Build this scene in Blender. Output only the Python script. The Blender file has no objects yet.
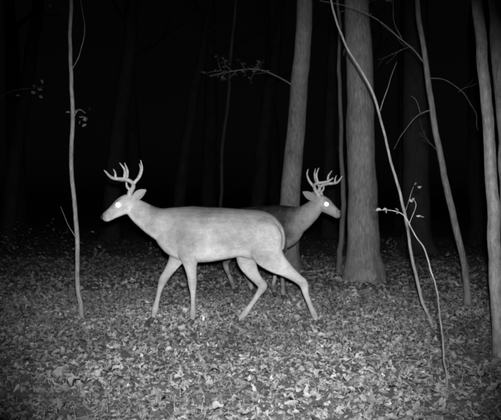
import bpy, bmesh, math, random
import numpy as np
from mathutils import Vector, Matrix, noise
random.seed(7); rng=np.random.default_rng(11)
S=bpy.context.scene
S.view_settings.view_transform='Standard'; S.view_settings.look='None'; S.view_settings.exposure=0

def link(o): S.collection.objects.link(o); return o

# ------------------------------------------------------------ materials
def mat(name): 
    m=bpy.data.materials.new(name); m.use_nodes=True
    nt=m.node_tree; b=nt.nodes['Principled BSDF']; return m,nt,b
def N(nt,t,**k):
    n=nt.nodes.new(t)
    for a,v in k.items(): setattr(n,a,v)
    return n
def ramp(nt,lo,hi,p0=0.,p1=1.):
    r=N(nt,'ShaderNodeValToRGB'); e=r.color_ramp.elements
    e[0].position=p0;e[1].position=p1;e[0].color=(lo,lo,lo,1);e[1].color=(hi,hi,hi,1); return r

def bark_mat(name,lo,hi,sxy=26,sz=5,bump=.6,patch=2.2):
    m,nt,b=mat(name); L=nt.links.new
    tc=N(nt,'ShaderNodeTexCoord'); mp=N(nt,'ShaderNodeMapping'); mp.inputs['Scale'].default_value=(sxy,sxy,sz)
    L(tc.outputs['Object'],mp.inputs['Vector'])
    n1=N(nt,'ShaderNodeTexNoise'); n1.inputs['Scale'].default_value=1; n1.inputs['Detail'].default_value=6; n1.inputs['Roughness'].default_value=.75
    n1.inputs['Distortion'].default_value=.6
    L(mp.outputs[0],n1.inputs['Vector'])
    n2=N(nt,'ShaderNodeTexNoise'); n2.inputs['Scale'].default_value=patch; n2.inputs['Detail'].default_value=5; n2.inputs['Roughness'].default_value=.65
    L(tc.outputs['Object'],n2.inputs['Vector'])
    mx=N(nt,'ShaderNodeMath',operation='MULTIPLY_ADD'); mx.inputs[1].default_value=.62
    m2=N(nt,'ShaderNodeMath',operation='MULTIPLY'); m2.inputs[1].default_value=.38
    L(n2.outputs[0],m2.inputs[0]); L(n1.outputs[0],mx.inputs[0]); L(m2.outputs[0],mx.inputs[2])
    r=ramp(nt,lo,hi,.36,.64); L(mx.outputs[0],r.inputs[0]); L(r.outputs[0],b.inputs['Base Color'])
    bp=N(nt,'ShaderNodeBump'); bp.inputs['Strength'].default_value=bump; bp.inputs['Distance'].default_value=.03
    L(mx.outputs[0],bp.inputs['Height']); L(bp.outputs[0],b.inputs['Normal'])
    b.inputs['Roughness'].default_value=.9; b.inputs['Specular IOR Level'].default_value=.15
    return m
BARK=bark_mat('bark_smooth',.10,.40,42,10,1.0)
BARK_L=bark_mat('bark_pale',.18,.54,46,16,.9,7)
BARK_D=bark_mat('bark_dark',.03,.07,22,4,.8)
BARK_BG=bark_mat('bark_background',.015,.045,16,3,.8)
BARK_M=bark_mat('bark_mid',.07,.2,30,5,.8)

def attr_mat(name,rough=.8,spec=.3,nscale=120,namt=.35,bump=.0,stretch=None,bd=.004):
    m,nt,b=mat(name); L=nt.links.new
    a=N(nt,'ShaderNodeAttribute',attribute_name='tone')
    tc=N(nt,'ShaderNodeTexCoord'); n=N(nt,'ShaderNodeTexNoise'); n.inputs['Scale'].default_value=nscale; n.inputs['Detail'].default_value=3
    mp=N(nt,'ShaderNodeMapping'); mp.inputs['Scale'].default_value=stretch or (1,1,1)
    L(tc.outputs['Object'],mp.inputs[0]); L(mp.outputs[0],n.inputs['Vector'])
    mr=N(nt,'ShaderNodeMapRange'); mr.inputs[1].default_value=.25; mr.inputs[2].default_value=.75
    mr.inputs[3].default_value=1-namt; mr.inputs[4].default_value=1+namt; L(n.outputs[0],mr.inputs[0])
    mu=N(nt,'ShaderNodeMath',operation='MULTIPLY'); L(a.outputs['Fac'],mu.inputs[0]); L(mr.outputs[0],mu.inputs[1])
    cc=N(nt,'ShaderNodeCombineColor')
    for i in range(3): L(mu.outputs[0],cc.inputs[i])
    L(cc.outputs[0],b.inputs['Base Color'])
    if bump:
        bp=N(nt,'ShaderNodeBump'); bp.inputs['Strength'].default_value=bump; bp.inputs['Distance'].default_value=bd
        L(n.outputs[0],bp.inputs['Height']); L(bp.outputs[0],b.inputs['Normal'])
    b.inputs['Roughness'].default_value=rough; b.inputs['Specular IOR Level'].default_value=spec
    return m
LEAF=attr_mat('dry_leaf',.85,.06,60,.25,.3)
FUR=attr_mat('deer_fur',.95,.03,90,.12,.3,(.35,1,1),.004)
HAIR=attr_mat('deer_coat_hair',.9,.06,40,.10,0)
def plain(name,v,rough=.6,spec=.3,nscale=60,emis=0):
    m,nt,b=mat(name); L=nt.links.new
    tc=N(nt,'ShaderNodeTexCoord'); n=N(nt,'ShaderNodeTexNoise'); n.inputs['Scale'].default_value=nscale
    L(tc.outputs['Object'],n.inputs['Vector']); r=ramp(nt,v*.6,v*1.2,.3,.7); L(n.outputs[0],r.inputs[0]); L(r.outputs[0],b.inputs['Base Color'])
    b.inputs['Roughness'].default_value=rough; b.inputs['Specular IOR Level'].default_value=spec
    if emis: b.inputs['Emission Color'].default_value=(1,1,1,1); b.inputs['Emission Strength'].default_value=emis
    return m
ANTLER=plain('antler_bone',.42,.7,.15,50)
HOOF=plain('hoof_horn',.05,.5)
NOSE=plain('nose_skin',.04,.45,.4)
EYE=plain('eyeshine',.8,.2,.5,10,6.0)  # eyes emit their own glow, standing in for flash reflected back

# soil
SOIL,nt,b=mat('forest_soil'); L=nt.links.new
tc=N(nt,'ShaderNodeTexCoord')
n1=N(nt,'ShaderNodeTexNoise'); n1.inputs['Scale'].default_value=22; n1.inputs['Detail'].default_value=7; n1.inputs['Roughness'].default_value=.7
v1=N(nt,'ShaderNodeTexVoronoi'); v1.inputs['Scale'].default_value=16
L(tc.outputs['Object'],n1.inputs['Vector']); L(tc.outputs['Object'],v1.inputs['Vector'])
mm=N(nt,'ShaderNodeMath',operation='ADD'); L(n1.outputs[0],mm.inputs[0])
m3=N(nt,'ShaderNodeMath',operation='MULTIPLY'); m3.inputs[1].default_value=.5; L(v1.outputs['Color'],m3.inputs[0]); L(m3.outputs[0],mm.inputs[1])
r=ramp(nt,.10,.28,.45,1.0); L(mm.outputs[0],r.inputs[0]); L(r.outputs[0],b.inputs['Base Color'])
bp=N(nt,'ShaderNodeBump'); bp.inputs['Strength'].default_value=.8; bp.inputs['Distance'].default_value=.03; L(mm.outputs[0],bp.inputs['Height']); L(bp.outputs[0],b.inputs['Normal'])
b.inputs['Roughness'].default_value=.95; b.inputs['Specular IOR Level'].default_value=.1

# ------------------------------------------------------------ ground
def gh(x,y):
    d=math.hypot(x,y-5.5)
    k=min(1,max(0,(d-2.2)/4))
    return .012*noise.noise(Vector((x*1.9,y*1.9,3)))+k*(.05*noise.noise(Vector((x*.5,y*.5,9))))+max(0,min(1,(d-14)/30))*(1.2*noise.noise(Vector((x*.05,y*.05,1))))
def axis():
    a=list(np.arange(-9,9.01,.12)); s=.2;x=9
    while x<130: x+=s; s*=1.25; a.append(x); a.insert(0,-x)
    return a
ax=axis(); vs=[];fs=[];n=len(ax)
for j in ax:
    for i in ax: vs.append((i,j+7,gh(i,j+7)))
for j in range(n-1):
    for i in range(n-1): k=j*n+i; fs.append((k,k+1,k+n+1,k+n))
me=bpy.data.meshes.new('ground'); me.from_pydata(vs,[],fs); me.materials.append(SOIL)
for p in me.polygons: p.use_smooth=True
link(bpy.data.objects.new('ground',me))

def np_mesh(name,V,F,T,m):
    me=bpy.data.meshes.new(name)
    me.vertices.add(len(V)); me.vertices.foreach_set('co',V.astype(np.float32).ravel())
    me.loops.add(F.size); me.loops.foreach_set('vertex_index',F.astype(np.int32).ravel())
    me.polygons.add(len(F)); me.polygons.foreach_set('loop_start',np.arange(0,F.size,F.shape[1],dtype=np.int32))
    me.update(calc_edges=True); me.validate()
    at=me.attributes.new('tone','FLOAT','POINT'); at.data.foreach_set('value',T.astype(np.float32))
    me.materials.append(m)
    me.polygons.foreach_set('use_smooth',np.ones(len(F),dtype=bool))
    return link(bpy.data.objects.new(name,me))
# ------------------------------------------------------------ leaves (numpy batch)
def leaf_template(kind):
    if kind==0: w=[.03,.55,.9,1,.82,.45,.02]
    elif kind==1: w=[.05,.75,.4,1.0,.5,.8,.08]
    else: w=[.04,.35,.6,.62,.5,.28,.01]
    t=np.linspace(0,1,7); w=np.array(w)*.33
    V=[]
    for ti,wi in zip(t,w): V+= [(ti-.5,-wi,0),(ti-.5,0,0),(ti-.5,wi,0)]
    F=[]
    for i in range(6):
        a=i*3
        F+=[(a,a+3,a+4,a+1),(a+1,a+4,a+5,a+2)]
    return np.array(V),np.array(F)
def leaf_mesh(name,pos,size,tilt,tone,m):
    n=len(pos); allV=[];allF=[];allT=[];off=0
    kinds=rng.integers(0,3,n)
    for k in range(3):
        idx=np.where(kinds==k)[0]
        if len(idx)==0: continue
        T,F=leaf_template(k); c=len(idx)
        V=np.repeat(T[None],c,0)
        V[:,:,1]*=rng.uniform(.7,1.2,(c,1))
        V[:,:,1]+=rng.normal(0,.04,(c,21))*(abs(T[:,1])>0)
        curl=rng.normal(.0,.9,(c,1)); fold=rng.normal(.15,.7,(c,1)); tw=rng.normal(0,.9,(c,1))
        V[:,:,2]=curl*V[:,:,0]**2+fold*abs(V[:,:,1])+tw*V[:,:,0]*V[:,:,1]+rng.normal(0,.035,(c,21))
        V*=size[idx][:,None,None]
        a=rng.uniform(0,2*np.pi,c); tx=rng.normal(0,1,c)*tilt; ty=rng.normal(0,1,c)*tilt
        def rot(ax_,th):
            R=np.zeros((c,3,3)); co,si=np.cos(th),np.sin(th)
            i,j=[(1,2),(2,0),(0,1)][ax_]; R[:,ax_,ax_]=1; R[:,i,i]=co;R[:,j,j]=co;R[:,i,j]=-si;R[:,j,i]=si
            return R
        R=rot(2,a)@rot(0,tx)@rot(1,ty)
        V=np.einsum('cij,cvj->cvi',R,V)+pos[idx][:,None,:]
        allV.append(V.reshape(-1,3)); allF.append((F[None]+ (np.arange(c)*21)[:,None,None]).reshape(-1,4)+off)
        allT.append(np.repeat(tone[idx],21)); off+=c*21
    return np_mesh(name,np.concatenate(allV),np.concatenate(allF),np.concatenate(allT),m)

def litter(x0,x1,y0,y1,dens):
    n=int((x1-x0)*(y1-y0)*dens); x=rng.uniform(x0,x1,n); y=rng.uniform(y0,y1,n); return x,y
parts=[litter(-3.3,3.3,2.0,7.5,1150),litter(-6,-3.3,2,7.5,250),litter(3.3,6,2,7.5,250),litter(-7,7,7.5,12,220),litter(-11,11,12,18,40)]
X=np.concatenate([p[0] for p in parts]); Y=np.concatenate([p[1] for p in parts])
Z=np.array([gh(a,b_) for a,b_ in zip(X,Y)])+rng.uniform(.002,.016,len(X))
sz=np.clip(rng.lognormal(math.log(.042),.32,len(X)),.018,.075)*np.where(Y>7.5,1.5,1)
tone=np.clip(rng.lognormal(math.log(.27),.26,len(X)),.10,.5)
patch=np.array([noise.noise(Vector((a*.9,b_*.9,5)))+.6*noise.noise(Vector((a*3,b_*3,8))) for a,b_ in zip(X,Y)])
tone*=np.clip(1+.5*patch,.5,1.35)
tone*=np.where(Y>7.5,np.clip(1-(Y-7.5)*.12,.3,1),1)  # far leaves darkened with distance: flash falloff put into the tone
tone*=np.clip(.70+(Y-2.8)*.13,.6,1.05)  # near leaves darker, evening out the flash brightness in the colour
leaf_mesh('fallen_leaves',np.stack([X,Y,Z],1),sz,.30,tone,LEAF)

# ------------------------------------------------------------ tube builder
def catmull(P,sub):
    P=np.array(P,float); out=[]
    Q=np.vstack([2*P[0]-P[1],P,2*P[-1]-P[-2]])
    for i in range(1,len(Q)-2):
        for s in range(sub):
            t=s/sub; a,b_,c,d=Q[i-1],Q[i],Q[i+1],Q[i+2]
            out.append(.5*((2*b_)+(-a+c)*t+(2*a-5*b_+4*c-d)*t*t+(-a+3*b_-3*c+d)*t**3))
    out.append(P[-1]); return np.array(out)
class MB:
    def __init__(s): s.v=[];s.f=[];s.m=[];s.t=[]
    def ring_tube(s,rings,mi=0,cap=True,tone=.4):
        o=len(s.v); k=len(rings[0])
        for r_ in rings: s.v+= [tuple(q) for q in r_]; s.t+=[tone]*k
        for i in range(len(rings)-1):
            for j in range(k):
                a=o+i*k+j; b_=o+i*k+(j+1)%k
                s.f.append((a,b_,b_+k,a+k)); s.m.append(mi)
        if cap:
            s.f.append(tuple(o+j for j in reversed(range(k)))); s.m.append(mi)
            e=o+(len(rings)-1)*k; s.f.append(tuple(e+j for j in range(k))); s.m.append(mi)
    def tube(s,path,seg=10,sub=4,mi=0,rough=0,fluted=0,wob=0,wf=2.0):
        P=catmull(path,sub) if len(path)>1 else np.array(path)
        if wob:
            sd=random.random()*99
            for i in range(1,len(P)):
                for k in range(2): P[i][k]+=wob*(noise.noise(Vector((P[i][2]*wf+sd,P[i][0]*wf*.3,k*17.3)))+.35*noise.noise(Vector((P[i][2]*wf*3.1+sd,3,k*17.3))))
        pts=P[:,:3]; R=np.maximum(P[:,3],.0006); rings=[]
        n0=None; ph=random.random()*50
        for i in range(len(pts)):
            t=pts[min(i+1,len(pts)-1)]-pts[max(i-1,0)]; t/=np.linalg.norm(t)+1e-9
            if n0 is None:
                n0=np.cross(t,(0.3,1,.1)); 
            n0=n0-t*np.dot(n0,t); n0/=np.linalg.norm(n0)+1e-9; b_=np.cross(t,n0)
            rg=[]
            for j in range(seg):
                a=2*math.pi*j/seg
                rr=R[i]
                if rough:
                    rr*=1+rough*noise.noise(Vector((math.cos(a)*1.5+ph,math.sin(a)*1.5,pts[i][2]*1.6)))+rough*.5*noise.noise(Vector((math.cos(a)*5+ph,math.sin(a)*5,pts[i][2]*5)))
                if fluted:
                    fl=max(0,1-(pts[i][2])/.45); rr*=1+fluted*fl*fl*(.6+.5*math.sin(a*4+ph)+.3*math.sin(a*7+ph))
                rg.append(pts[i]+rr*(math.cos(a)*n0+math.sin(a)*b_))
            rings.append(rg)
        s.ring_tube(rings,mi)
    def leaf(s,c,size,tone=.3,mi=1):
        a=Vector((random.gauss(0,1),random.gauss(0,1),random.gauss(0,.6))).normalized()
        b_=a.cross(Vector((random.gauss(0,1),random.gauss(0,1),random.gauss(0,1)))).normalized()
        c=Vector(c); o=len(s.v); nrm=a.cross(b_)*size*.12
        for p in (c,c+a*size*.3+b_*size*.28+nrm,c+a*size*.7+b_*size*.24+nrm,c+a*size,c+a*size*.7-b_*size*.24+nrm,c+a*size*.3-b_*size*.28+nrm,c+a*size*.5-nrm):
            s.v.append(tuple(p)); s.t.append(tone)
        for q in ((0,1,6),(1,2,6),(2,3,6),(3,4,6),(4,5,6),(5,0,6)): s.f.append(tuple(o+k for k in q)); s.m.append(mi)
    def obj(s,name,mats,smooth=True):
        me=bpy.data.meshes.new(name); me.from_pydata(s.v,[],s.f)
        for m_ in mats: me.materials.append(m_)
        me.polygons.foreach_set('material_index',s.m)
        me.polygons.foreach_set('use_smooth',[smooth]*len(s.f))
        at=me.attributes.new('tone','FLOAT','POINT'); at.data.foreach_set('value',s.t); me.update()
        return link(bpy.data.objects.new(name,me))
def twig(mb,p,d,length,r,depth,leafn=0,lsize=.07,ltone=.3):
    p=np.array(p,float); d=np.array(d,float); d/=np.linalg.norm(d)
    path=[(*p,r)]; k=5; dd=d.copy()
    for i in range(1,k+1):
        dd=dd+np.array([random.gauss(0,.16),random.gauss(0,.16),random.gauss(.03,.12)]); dd/=np.linalg.norm(dd)
        p=p+dd*length/k; path.append((*p,r*(1-.85*i/k)))
        if depth>0 and i<k and random.random()<.8:
            sd=dd+np.array([random.gauss(0,.7),random.gauss(0,.7),random.gauss(.1,.4)])
            twig(mb,p,sd,length*random.uniform(.35,.6),r*.5*(1-.6*i/k),depth-1,leafn,lsize,ltone)
        if depth==0 and leafn:
            for q in range(leafn):
                if random.random()<.7: mb.leaf(p+np.array([random.gauss(0,.02) for _ in range(3)]),lsize*random.uniform(.6,1.2),ltone*random.uniform(.6,1.3))
    mb.tube(path,5 if r<.02 else 8,2)
def tree(name,path,m,seg=20,rough=.08,fluted=0,top=None,topr=.02,limbs=6,limb_len=2.2,from_z=4.8,twigs=[],leafn=1,ltone=.25,wob=0,wf=2.0):
    mb=MB(); mb_path=list(path)
    if top: 
        a=path[-1]; 
        for q in (.25,.5,.75,1): 
            mb_path.append((a[0]+(top[0]-a[0])*q+random.gauss(0,.06),a[1]+(top[1]-a[1])*q+random.gauss(0,.06),a[2]+(top[2]-a[2])*q,a[3]+(topr-a[3])*q))
    b0=mb_path[0]; mb_path.insert(0,(b0[0],b0[1],-.15,b0[3]*1.05))
    mb.tube(mb_path,seg,8,0,rough,fluted,wob,wf)
    if top:
        for i in range(limbs):
            z=from_z+(top[2]-from_z)*(i+.5)/limbs
            for a,c in zip(mb_path[:-1],mb_path[1:]):
                if a[2]<=z<=c[2]:
                    t=(z-a[2])/(c[2]-a[2]); base=[a[k]+(c[k]-a[k])*t for k in range(4)]
                    an=i*2.4+random.random(); 
                    twig(mb,base[:3],(math.cos(an),math.sin(an),random.uniform(.4,1)),limb_len*random.uniform(.7,1.2)*(1.1-.5*i/limbs),base[3]*.5,2,leafn,.12,ltone)
    for tw in twigs: tw(mb)
    return mb.obj(name,[m,LEAF])

# near / named trees (metres)
def t1(mb):
    mb.tube([(-1.60,5.83,1.75,.004),(-1.53,5.80,1.86,.003),(-1.46,5.78,1.83,.0015)],5,5,wob=.02)
    for q in range(9): mb.leaf((-1.50+random.gauss(0,.05),5.79+random.gauss(0,.03),1.81+random.gauss(0,.045)),.045,.12)
    mb.tube([(-1.60,5.83,2.2,.003),(-1.54,5.85,2.35,.0025),(-1.51,5.85,2.6,.0018),(-1.52,5.85,2.9,.0012)],5,6,wob=.05)
    mb.tube([(-1.56,5.83,.7,.003),(-1.64,5.8,.85,.002),(-1.70,5.8,1.0,.001)],5,5,wob=.03)
tree('sapling',[(-1.52,5.83,0,.023),(-1.545,5.83,.35,.019),(-1.556,5.83,.61,.018),(-1.592,5.83,1.24,.017),(-1.601,5.83,1.956,.016),(-1.61,5.83,2.853,.014)],BARK_L,12,.16,0,(-1.7,5.9,5.4),.004,7,.9,3.3,[t1],wob=.022,wf=2.5)
def t2(mb):
    mb.tube([(.72,9.9,2.75,.012),(.35,9.8,2.95,.009),(0,9.75,3.03,.006),(-.58,9.7,2.92,.002)],6,6,wob=.08)
    for q in range(14):
        u=random.random(); x=.3-.8*u; twig(mb,(x,9.76,3.0),(random.gauss(-.4,.4),random.gauss(0,.5),random.gauss(-.1,.5)),.25,.003,0,1,.075,.05)
tree('tree_trunk',[(.583,9.9,0,.20),(.588,9.9,.25,.165),(.60,9.9,.91,.15),(.66,9.9,1.75,.138),(.723,9.9,2.59,.128),(.83,9.9,4.11,.115)],BARK,32,.10,.25,(1.4,9.8,13),.03,9,2.8,5.2,[t2],wob=.05,wf=.8)
tree('oak_tree',[(1.53,8.6,0,.265),(1.515,8.6,.18,.235),(1.50,8.6,.42,.21),(1.475,8.6,1.0,.192),(1.449,8.6,1.72,.182),(1.41,8.6,3.71,.162)],BARK,40,.10,.2,(1.2,8.7,15),.03,10,3.2,5.5,wob=.04,wf=.8)
tree('oak_tree',[(3.5,13.6,0,.36),(3.48,13.6,.5,.29),(3.46,13.6,2,.27),(3.44,13.6,5.5,.24)],BARK_D,24,.08,.3,(3.3,13.7,15),.03,8,3,6)
def t5(mb):
    mb.tube([(1.80,6.6,2.40,.007),(1.52,6.55,2.68,.005),(1.11,6.5,2.94,.004),(.705,6.5,3.04,.002)],6,8,wob=.07)
    mb.tube([(1.84,6.6,1.98,.006),(1.72,6.58,1.93,.005),(1.62,6.56,1.84,.0035),(1.52,6.55,1.70,.0025),(1.44,6.55,1.57,.0015)],6,6,wob=.05)
    mb.tube([(1.72,6.58,1.93,.004),(1.66,6.5,2.05,.003),(1.60,6.5,2.1,.0015)],5,5,wob=.04)
    mb.tube([(1.80,6.6,2.3,.005),(2.02,6.6,2.26,.004),(2.2,6.55,2.0,.003),(2.29,6.5,1.75,.0015)],6,8,wob=.07)
    mb.tube([(1.11,6.5,2.94,.003),(1.0,6.5,2.75,.002),(.93,6.5,2.5,.0012)],5,6,wob=.06)
    mb.tube([(1.52,6.55,2.68,.003),(1.45,6.55,2.9,.002),(1.42,6.5,3.2,.0012)],5,6,wob=.05)
    for p,d in (((1.3,6.52,2.83),(.5,0,-.6)),((1.6,6.56,2.6),(-.8,0,-.2)),((2.1,6.58,2.15),(.6,0,.5)),((1.95,6.6,1.5),(-.6,-.2,.7))):
        twig(mb,p,d,.35,.0022,1,0)
tree('sapling',[(2.208,6.6,0,.041),(2.187,6.6,.35,.034),(2.115,6.6,.70,.032),(2.025,6.6,1.06,.031),(1.93,6.6,1.5,.030),(1.842,6.6,1.974,.028),(1.771,6.6,2.48,.026),(1.69,6.6,3.09,.024)],BARK,14,.14,0,(1.35,6.6,6),.006,8,1.1,3.6,[t5],wob=.022,wf=2)
def t6(mb):
    mb.tube([(1.08,5.42,1.80,.0035),(1.15,5.4,2.0,.0025),(1.22,5.4,2.2,.0012)],5,5,wob=.05)
    mb.tube([(1.289,5.42,.933,.003),(1.33,5.4,1.1,.0022),(1.36,5.4,1.17,.0012)],5,5,wob=.03)
    for q in range(3): mb.leaf((1.36+random.gauss(0,.02),5.4,1.17+random.gauss(0,.02)),.04,.3)
tree('sapling',[(1.514,5.42,0,.016),(1.44,5.42,.22,.0135),(1.372,5.42,.475,.013),(1.325,5.42,.7,.012),(1.289,5.42,.933,.012),(1.188,5.42,1.31,.011),(1.053,5.42,1.85,.010),(.92,5.42,2.14,.009),(.778,5.42,2.39,.0085),(.663,5.42,2.73,.0075)],BARK_L,10,.14,0,(.4,5.4,4.2),.003,5,.6,2.95,[t6],wob=.022,wf=2.5)
def t7(mb):
    mb.tube([(.878,3.6,.915,.0022),(.91,3.6,1.02,.0018),(.895,3.6,1.06,.001)],5,4,wob=.02)
    for c in ((.70,1.0),(.755,1.005),(.895,1.05),(.92,.97),(.82,.99)):
        for q in range(2): mb.leaf((c[0]+random.gauss(0,.008),3.6+random.gauss(0,.01),c[1]+random.gauss(0,.006)),.028,.16)
tree('seedling',[(1.088,3.6,0,.006),(1.077,3.6,.225,.005),(1.06,3.6,.39,.0047),(1.033,3.6,.557,.0045),(.978,3.6,.751,.004),(.911,3.6,.862,.0035),(.85,3.6,.972,.0028),(.762,3.6,1.0,.002),(.695,3.6,.995,.0012)],BARK,8,.12,0,twigs=[t7],wob=.015,wf=5)
tree('young_tree',[(1.66,4.3,0,.053),(1.645,4.3,.3,.045),(1.618,4.3,.726,.041),(1.585,4.3,1.32,.038),(1.539,4.3,1.85,.036),(1.486,4.3,2.38,.034)],BARK_L,24,.12,0,(1.2,4.3,7),.008,8,1.3,3.0,wob=.02)
tree('young_tree',[(1.85,4.52,0,.078),(1.83,4.52,.5,.066),(1.80,4.52,1.195,.062),(1.765,4.52,1.75,.060),(1.705,4.52,2.44,.057)],BARK_L,24,.12,0,(1.6,4.6,8),.008,8,1.6,3.2,wob=.02)
tree('sapling',[(1.294,9.3,0,.042),(1.309,9.3,1.0,.034),(1.312,9.3,1.64,.030),(1.266,9.3,3.07,.024)],BARK_M,12,.2,0,(1.2,9.3,6),.006,8,1,3.6,wob=.05)
def tl(mb):
    for a,c in (((-2.95,7,2.7),(-2.05,6.9,3.13)),((-2.98,7,2.0),(-2.12,6.8,2.24)),((-2.95,7,2.9),(-2.4,6.9,3.2))):
        a=np.array(a);c=np.array(c); mid=(a+c)/2+np.array([0,0,.08])
        mb.tube([(*a,.003),(*mid,.002),(*c,.001)],5,6,wob=.08)
        for q in range(9): 
            p=mid+(c-mid)*random.random(); mb.leaf(p+np.array([random.gauss(0,.05),random.gauss(0,.05),random.gauss(0,.04)]),.05,.12)
tree('sapling',[(-3.0,7,0,.03),(-2.98,7,1.5,.026),(-2.95,7,3,.02)],BARK_M,10,.1,0,(-2.9,7,5.5),.004,6,.9,3.5,[tl])

# dim forest behind
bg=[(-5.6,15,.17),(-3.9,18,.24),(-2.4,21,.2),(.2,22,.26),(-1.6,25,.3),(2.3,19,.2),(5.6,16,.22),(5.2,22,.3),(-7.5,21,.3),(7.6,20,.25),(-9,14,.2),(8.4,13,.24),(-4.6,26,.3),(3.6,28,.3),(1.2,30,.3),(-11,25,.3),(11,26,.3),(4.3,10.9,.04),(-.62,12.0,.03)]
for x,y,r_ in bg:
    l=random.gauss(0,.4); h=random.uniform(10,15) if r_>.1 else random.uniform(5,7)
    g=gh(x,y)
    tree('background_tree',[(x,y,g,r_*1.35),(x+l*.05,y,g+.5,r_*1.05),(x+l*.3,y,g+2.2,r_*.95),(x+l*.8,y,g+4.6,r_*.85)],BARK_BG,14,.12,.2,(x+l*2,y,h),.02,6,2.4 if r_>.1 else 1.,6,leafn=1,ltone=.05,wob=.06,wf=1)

# undergrowth
def shrub(x,y,h,n,tone,name='shrub',ls=.06):
    mb=MB()
    for i in range(n):
        twig(mb,(x+random.gauss(0,.1),y+random.gauss(0,.1),0),(random.gauss(0,.5),random.gauss(0,.5),1),h*random.uniform(.6,1.1),.004,1,1,ls,tone)
    mb.obj(name,[BARK_D,LEAF])
for x,y,h in ((-3.2,8.4,.5),(-2.7,8.9,.45),(-3.6,9.3,.7),(-2.1,9.6,.4),(3.0,8.9,.5),(3.5,8.2,.5),(-1.0,11,.5),(2.4,11,.5),(-3.9,10.8,.8),(4.3,10.4,.7),(-1.6,10.2,.45),(-2.9,10.6,.7)):
    shrub(x,y,h,5,.10)
for x,y,h in ((.9,4.5,.12),(-1.3,3.9,.1),(1.4,3.9,.12),(-.6,4.3,.1),(1.9,5.3,.2),(-1.9,5.2,.2),(2.3,6,.25),(-2.4,6.2,.25),(.9,6.0,.2)):
    shrub(x,y,h,2,.15,'seedling_plant',.03)
# grass blades, one object
mb=MB()
for i in range(6500):
    cx=random.gauss(0,2.0); cy=random.uniform(2.4,8)
    if noise.noise(Vector((cx*.8,cy*.8,20)))<-.08: continue
    L_=random.uniform(.03,.10); a=random.random()*6.28; lean=random.uniform(.4,1.8)*L_; w=.0014
    o=len(mb.v); z=gh(cx,cy)+.01; pa=(-math.sin(a)*w,math.cos(a)*w)
    for t in (0,.5,1):
        px,py,pz=cx+math.cos(a)*lean*t*t,cy+math.sin(a)*lean*t*t,z+L_*(t-.35*t*t)
        k=1-t*.85
        mb.v+=[(px-pa[0]*k,py-pa[1]*k,pz),(px+pa[0]*k,py+pa[1]*k,pz)]; mb.t+=[.36]*2
    mb.f+=[(o,o+1,o+3,o+2),(o+2,o+3,o+5,o+4)]; mb.m+=[0,0]
mb.obj('grass',[LEAF])
# fallen sticks, one object
mb=MB()
for i in range(110):
    x=random.uniform(-3.5,3.5); y=random.uniform(2.8,9); a=random.random()*3.14; l=random.uniform(.1,.45)
    p=[]
    for t in (0,.33,.66,1): p.append((x+math.cos(a)*l*t+random.gauss(0,.01),y+math.sin(a)*l*t+random.gauss(0,.01),gh(x,y)+.02+random.uniform(0,.015),random.uniform(.002,.005)*(1-.5*t)))
    mb.tube(p,5,2)
mb.obj('fallen_twigs',[BARK])

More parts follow.
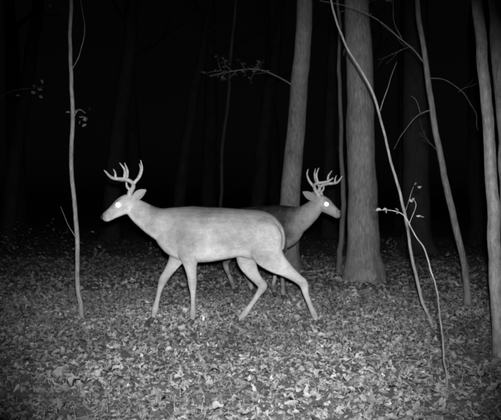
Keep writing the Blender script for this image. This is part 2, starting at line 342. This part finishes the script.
# ------------------------------------------------------------ deer
U=1/119.  # metres per image pixel at the front deer
def loft(mb,st,seg=20,sub=5):
    """st rows: f,y,v,a,b in image pixel units (119 = 1 m); a = in side plane, b = lateral"""
    P=catmull(st,sub)*U; rings=[]
    for i in range(len(P)):
        t=P[min(i+1,len(P)-1)][:3]-P[max(i-1,0)][:3]; t/=np.linalg.norm(t)
        lat=np.array([0,1.,0]); lat=lat-t*np.dot(lat,t); lat/=np.linalg.norm(lat); up=np.cross(t,lat)
        a,b_=max(P[i][3],.002),max(P[i][4],.002)
        rings.append([P[i][:3]+up*a*math.sin(w)+lat*b_*math.cos(w) for w in [2*math.pi*j/seg for j in range(seg)]])
    mb.ring_tube(rings)
def smoothstep(a,b_,x): t=min(1,max(0,(x-a)/(b_-a))); return t*t*(3-2*t)
def make_deer(loc,yaw,legs,dark,headyaw=0):
    mb=MB(); F=lambda px:220-px; V_=lambda py:326-py  # image pixel column and row to deer forward and height
    tor=[(283,241,6,4),(278,241,16,10),(269,240,22.5,15),(256,238.0,25,16.5),(240,236.0,24.0,16.5),(222,236.5,26,19),(205,237.5,27.5,19.5),(190,237,28,17),(177,235,25.5,14.5),(166,233.5,20.5,12),(158,233,13,8),(155,233,6,4)]
    loft(mb,[(F(p),0,V_(q),a,b_) for p,q,a,b_ in tor],28)
    neck=[(180,231,21,13),(168,229,19,12),(157,225.5,15.3,10.5),(147,220,12.8,9),(138,213.5,11,7.8),(131,207.5,8.7,6.5)]
    loft(mb,[(F(p),0,V_(q),a,b_) for p,q,a,b_ in neck],24)
    hm=MB()
    head=[(138,205,5,4.5),(134,205,8.2,6.5),(128,206.5,9.4,7.6),(122,209.5,8.8,7.0),(117,213,7.3,5.4),(112,216.5,5.9,4.4),(107.5,219.5,5.2,4.1),(104.8,221.3,4.0,3.3),(103.6,222.2,2.0,1.8)]
    loft(hm,[(F(p),0,V_(q),a,b_) for p,q,a,b_ in head],24)
    for sy in (-1,1):
        loft(hm,[(F(124),5.2*sy,V_(203.5),1.5,1),(F(120.5),5.8*sy,V_(205),2.4,1.6),(F(117),5.2*sy,V_(208),1.5,1)],12)
        loft(hm,[(F(129),3.2*sy,V_(200),2.2,2.2),(F(129.5),4.0*sy,V_(197.5),1.9,1.9),(F(130),4.4*sy,V_(195.5),1.8,1.8)],12)
    def yawpt(p):
        c=np.array([F(136)*U,0,0]); q=np.array(p)-c; ca,sa=math.cos(headyaw),math.sin(headyaw)
        return (c[0]+q[0]*ca-q[1]*sa,c[1]+q[0]*sa+q[1]*ca,p[2])
    o=len(mb.v); mb.v+=[yawpt(p) for p in hm.v]; mb.f+=[tuple(i+o for i in f) for f in hm.f]; mb.m+=hm.m; mb.t+=hm.t
    hoofs=[]
    for li,(y0,y1,st) in enumerate(legs):
        st=list(st); x0,q0,a0,b0=st[0]
        rows=[(F(x0-(2 if li<2 else -1)),y0*.78,V_(q0-19),a0*.45,b0*.45),(F(x0-(1 if li<2 else 0)),y0*1.02,V_(q0-11),a0*.8,b0*.85)]; n_=len(st)
        for i,(p,q,a,b_) in enumerate(st):
            t=min(1,i/(n_-4)); k=1.0; rows.append((F(p),y0*(1.06 if i<1 else 1)+(y1-y0)*t,V_(q),a*k,b_*k))
        loft(mb,rows,16,5); hoofs.append((rows[-2],rows[-1]))
    # tail hanging flat against the rump
    loft(mb,[(F(272),0,V_(222),3,3.5),(F(278),0,V_(227.5),2.8,3.5),(F(281.8),0,V_(236),2.6,3.6),(F(282.6),0,V_(245),2.2,3.0),(F(281.5),0,V_(253),1,1.6)],14)
    tmp=mb.obj('tmp',[FUR])
    m=tmp.modifiers.new('r','REMESH'); m.mode='VOXEL'; m.voxel_size=.0065; m.use_smooth_shade=True
    s=tmp.modifiers.new('s','SMOOTH'); s.factor=.5; s.iterations=7
    dg=bpy.context.evaluated_depsgraph_get(); me=bpy.data.meshes.new_from_object(tmp.evaluated_get(dg)); bpy.data.objects.remove(tmp)
    me.name='body'
    me.materials.clear(); me.materials.append(FUR)
    tn=[]
    for v in me.vertices:
        c=v.co; f=c.x/U; h=c.z/U; nz=v.normal.z
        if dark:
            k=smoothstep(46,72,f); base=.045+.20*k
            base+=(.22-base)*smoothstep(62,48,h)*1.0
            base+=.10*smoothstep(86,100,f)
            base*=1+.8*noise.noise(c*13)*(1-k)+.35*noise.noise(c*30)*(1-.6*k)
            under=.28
        else:
            base=.345
            base-=.06*smoothstep(92,112,h)*smoothstep(60,40,f)
            base+=.05*smoothstep(80,92,f)+.03*smoothstep(66,52,h)
            base+=.08*smoothstep(-36,-56,f)*smoothstep(50,66,h)
            base-=.07*math.exp(-((f-36)/9)**2)*smoothstep(60,76,h)*smoothstep(112,98,h)  # muscle shade painted into the coat: behind shoulder, flank, neck base
            base-=.05*math.exp(-((f+18)/9)**2)*smoothstep(62,72,h)*smoothstep(108,94,h)
            base-=.06*math.exp(-((f-66)/5)**2)*smoothstep(84,96,h)
            under=.62
        if h>50: base+=(under-base)*smoothstep(-.2,-.75,nz)*.85
        # pale throat bib just behind the jaw
        if 74<f<90: base+=(max(base,under)-base)*smoothstep(-.05,-.5,nz)*.8
        base*=1+.26*noise.noise(c*6)+.20*noise.noise(c*18)+.12*noise.noise(c*50)
        if h>80 and f<70: base*=1-.4*smoothstep(.1,.9,nz)  # edge shade along the upturned back, painted into the tone
        if 111.5<f: base*=1-.35*smoothstep(111.5,113,f)
        base*=1-.32*math.exp(-((f-105)/4)**2)*smoothstep(.1,.6,nz)
        # darker tone at knee / fetlock
        base*=1-.22*math.exp(-((h-41)/4)**2)-.2*math.exp(-((h-9)/4)**2)
        tn.append(base)
    tn=np.array(tn)
    at=me.attributes.new('tone','FLOAT','POINT'); at.data.foreach_set('value',tn)
    body=link(bpy.data.objects.new('body',me))
    # coat: short hairs lying along the body, one mesh
    nv=len(me.vertices); co=np.empty(nv*3); me.vertices.foreach_get('co',co); co=co.reshape(-1,3)
    no_=np.empty(nv*3); me.vertices.foreach_get('normal',no_); no_=no_.reshape(-1,3)
    cnt=120000; idx=rng.integers(0,nv,cnt); c=co[idx]; nn=no_[idx]; h=c[:,2]/U; f=c[:,0]/U
    legk=np.clip((64-h)/10,0,1)[:,None]
    comb=np.array([-.85,0,-.45])*(1-legk)+np.array([-.15,0,-1.])*legk+rng.normal(0,.2,(cnt,3))
    comb-=nn*np.sum(comb*nn,1)[:,None]; comb/=np.linalg.norm(comb,axis=1)[:,None]+1e-9
    sd=np.cross(nn,comb); d=comb+nn*rng.uniform(.15,.5,(cnt,1)); 
    ln=rng.uniform(.007,.016,(cnt,1))*np.where((f>88)[:,None],.45,1)*np.where((h<60)[:,None],.6,1)
    c=c+sd*rng.uniform(-.004,.004,(cnt,1))+comb*rng.uniform(-.004,.004,(cnt,1))-nn*.0008
    w=rng.uniform(.0005,.001,(cnt,1))
    V=np.stack([c-sd*w,c+sd*w,c+d*ln],1).reshape(-1,3); Fc=np.arange(cnt*3).reshape(-1,3)
    tt=tn[idx]*rng.normal(1.04,.26,cnt); T=np.repeat(np.clip(tt,.02,.8),3)
    coat=np_mesh('coat',V,Fc,T,HAIR)
    # ears
    eb=MB()
    for sy in (-1,1):
        base=np.array([F(133.5),4.6*sy,V_(202)]); tip=base+np.array([-12.5,9.5*sy,9.0]); axis_=tip-base
        ax_n=axis_/np.linalg.norm(axis_); fw=np.array([.55,.65*sy,-.1]); fw-=ax_n*np.dot(fw,ax_n); fw/=np.linalg.norm(fw); sd=np.cross(ax_n,fw)
        prof=[(0,2.4,.9),(.2,3.9,.9),(.45,4.5,.75),(.7,3.6,.6),(.88,1.9,.4),(1,.35,.15)]
        rings=[]
        for t,w,th in [tuple(x) for x in catmull(prof,3)]:
            c=base+axis_*t; rg=[]
            for side in (1,-1):
                for j in range(7):
                    u=(-1+2*j/6)*side; cup=(u*u-.5)*w*.55
                    rg.append((c+sd*u*w+fw*(cup+side*th*.5*(1-u*u*.8)))*U)
            rings.append([yawpt(q) for q in rg])
        eb.ring_tube(rings,tone=.36 if not dark else .22)
    ears=eb.obj('ears',[FUR])
    # antlers
    ab=MB(); 
    for sy,j in ((-1,0.),(1,1.)):
        A=lambda px,py,y,r_:(*yawpt((F(px)*U,(y*sy)*U,V_(py)*U)),r_*U*1.25)
        ab.tube([A(129.8,198,4.2,2.3),A(130.5,195,4.8,2.1),A(132.5+j,190.5,7.5,1.7),A(132+j,186,12,1.5),A(127,183,16,1.4),A(120,182.5,17.5,1.25),A(113,181,16,1.0),A(108-j*2,177-j*3,12.5,.45)],10,4,0,.15)
        ab.tube([A(131,193.5,5.5,1.2),A(127.5,190,5.6,.9),A(126.5,185,5.8,.35)],8,4)
        ab.tube([A(132.5+j,187.5,11,1.35),A(138+j*2,180,13,1.1),A(140.5+j*2,172,14,.75),A(139+j*2,166-j*2,13.5,.3)],8,4)
        ab.tube([A(125.5,183,16.5,1.3),A(127-j,174,18,1.0),A(124-j*3,165+j*2,17.5,.3)],8,4)
        if j: ab.tube([A(117,182,17.3,1.0),A(117,177,18,.7),A(115,173,17,.25)],8,4)
    ant=ab.obj('antlers',[ANTLER])
    # hooves
    hb=MB()
    for r1,r2 in hoofs:
        for s2 in (-1,1):
            x,y,z=r2[0],r2[1]+s2*1.25,r2[2]
            loft(hb,[(x-1.2,y,5.0,2.0,1.2),(x-.1,y,3.4,2.5,1.4),(x+1.3,y,1.5,3.0,1.45),(x+2.2,y,.2,2.9,1.4)],10,3)
    hv=hb.obj('hooves',[HOOF])
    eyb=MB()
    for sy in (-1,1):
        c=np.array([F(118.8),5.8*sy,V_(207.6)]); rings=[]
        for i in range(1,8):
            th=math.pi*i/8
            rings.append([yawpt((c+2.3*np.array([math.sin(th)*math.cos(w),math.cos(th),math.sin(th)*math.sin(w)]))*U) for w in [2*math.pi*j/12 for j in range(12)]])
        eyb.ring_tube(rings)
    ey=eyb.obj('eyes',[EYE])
    nb=MB(); loft(nb,[(F(106.3),0,V_(217.8),1.8,2.6),(F(104.3),0,V_(219.3),2.7,3.1),(F(102.9),0,V_(221),2.0,2.3),(F(102.4),0,V_(222),.8,1)],12)
    nb.v=[yawpt(p) for p in nb.v]; no=nb.obj('nose',[NOSE])
    e=bpy.data.objects.new('white_tailed_deer',None); link(e)
    for o_ in (body,coat,ears,ant,hv,ey,no): o_.parent=e
    e.location=loc; e.rotation_euler=(0,0,yaw); return e

legsA=[
 (-9,-6.5,[(180,238,15,6.5),(180,252,11.5,6),(174,265,7,4.6),(167,276,4.8,3.7),(162,284,4.5,3.7),(158.5,294,2.7,2.4),(156,305,2.5,2.3),(154,313,3.4,2.9),(152.5,319,2.6,2.5),(151,323,2.4,2.4)]),
 (9,6.5,[(188,238,15,6.5),(189,254,11,6),(191,267,6.8,4.7),(192.5,278,4.8,3.9),(193,285,4.6,3.8),(193.5,296,2.7,2.4),(193.5,308,2.5,2.3),(193.5,315,3.4,2.9),(193,320,2.6,2.5),(192,323.5,2.4,2.4)]),
 (-8,-6.5,[(260,238,19,8),(251,252,15,7.5),(247,264,10.5,6),(252,276,6.8,4.4),(259,285,4.8,3.4),(263,290,4.7,3.2),(258.5,298,3.1,2.6),(251,309,2.6,2.4),(245,317,3.4,2.9),(241,321,2.6,2.5),(237,324,2.4,2.4)]),
 (9,7,[(263,240,19,8.5),(267,254,16,8),(275,264,11.5,6.2),(287,273,7.0,4.6),(297,280.5,4.8,3.5),(303,286,4.6,3.3),(305.5,296,3.1,2.6),(310,308,2.6,2.4),(313.5,316,3.4,2.9),(315.5,321,2.6,2.5),(316,324,2.4,2.4)]),
]
legsB=[
 (-9,-6.5,[(182,238,15,6.5),(183,254,11,6),(183,267,6.8,4.7),(182.5,278,4.9,3.9),(182,285,4.4,3.6),(181.5,296,2.8,2.4),(181,308,2.6,2.3),(181,315,3.3,2.8),(180,320,2.7,2.5),(179,323.5,2.4,2.4)]),
 (9,6.5,[(190,238,15,6.5),(192,254,11,6),(196,267,6.8,4.7),(200,278,4.9,3.9),(202,285,4.4,3.6),(203.5,296,2.8,2.4),(206,308,2.6,2.3),(207,315,3.3,2.8),(206,320,2.7,2.5),(205,323.5,2.4,2.4)]),
 (-9,-7,[(264,240,20,8.5),(262,254,16,8),(262,264,11,6.2),(270,276,6.8,4.5),(277,284,5.0,3.5),(279,290,4.5,3.1),(276,299,3.2,2.6),(270,309,2.7,2.4),(266,316,3.3,2.8),(264,321,2.7,2.5),(262,324,2.4,2.4)]),
 (9,7,[(262,240,20,8.5),(256,253,16,8),(252,264,11,6.2),(255,276,6.8,4.5),(261,284,5.0,3.5),(263,290,4.5,3.1),(259,299,3.2,2.6),(252,309,2.7,2.4),(247,316,3.3,2.8),(244,321,2.7,2.5),(242,324,2.4,2.4)]),
]
make_deer((-.256,5.46,.024),math.pi,legsA,False,headyaw=math.radians(8))
make_deer((.13,7.07,.024),math.radians(-42),legsB,True,headyaw=math.radians(14))

# ------------------------------------------------------------ night light
w=bpy.data.worlds.new('World'); S.world=w; w.use_nodes=True; nt=w.node_tree; bgN=nt.nodes['Background']
sky=nt.nodes.new('ShaderNodeTexSky'); sky.sky_type='NISHITA'; sky.sun_disc=False; sky.sun_elevation=math.radians(2); sky.sun_rotation=math.radians(200)
bw=nt.nodes.new('ShaderNodeRGBToBW'); nt.links.new(sky.outputs[0],bw.inputs[0]); nt.links.new(bw.outputs[0],bgN.inputs[0]); bgN.inputs[1].default_value=.0009
sl=bpy.data.lights.new('moon','SUN'); sl.energy=.004; sl.angle=math.radians(.5); so=link(bpy.data.objects.new('moon',sl)); so.rotation_euler=(math.radians(50),0,math.radians(200))
# infrared flash of the trail camera: sits in the same housing, just above the lens
fl=bpy.data.lights.new('trail_camera_flash','SPOT'); fl.energy=1750; fl.spot_size=math.radians(54); fl.spot_blend=1; fl.shadow_soft_size=.03
fo=link(bpy.data.objects.new('trail_camera_flash',fl)); fo.location=(0.03,-.02,1.13); fo.rotation_euler=(math.radians(86.5),0,0)

cam=bpy.data.cameras.new('camera'); co=link(bpy.data.objects.new('camera',cam)); S.camera=co
co.location=(0,0,1.05); co.rotation_euler=(math.radians(90-.8),0,0); cam.sensor_width=36; cam.lens=36*650/501; cam.clip_end=400; cam.clip_start=.05
# cheap fixed-focus lens, slightly soft everywhere beyond arm's length
cam.dof.use_dof=True; cam.dof.focus_distance=1.2; cam.dof.aperture_fstop=18
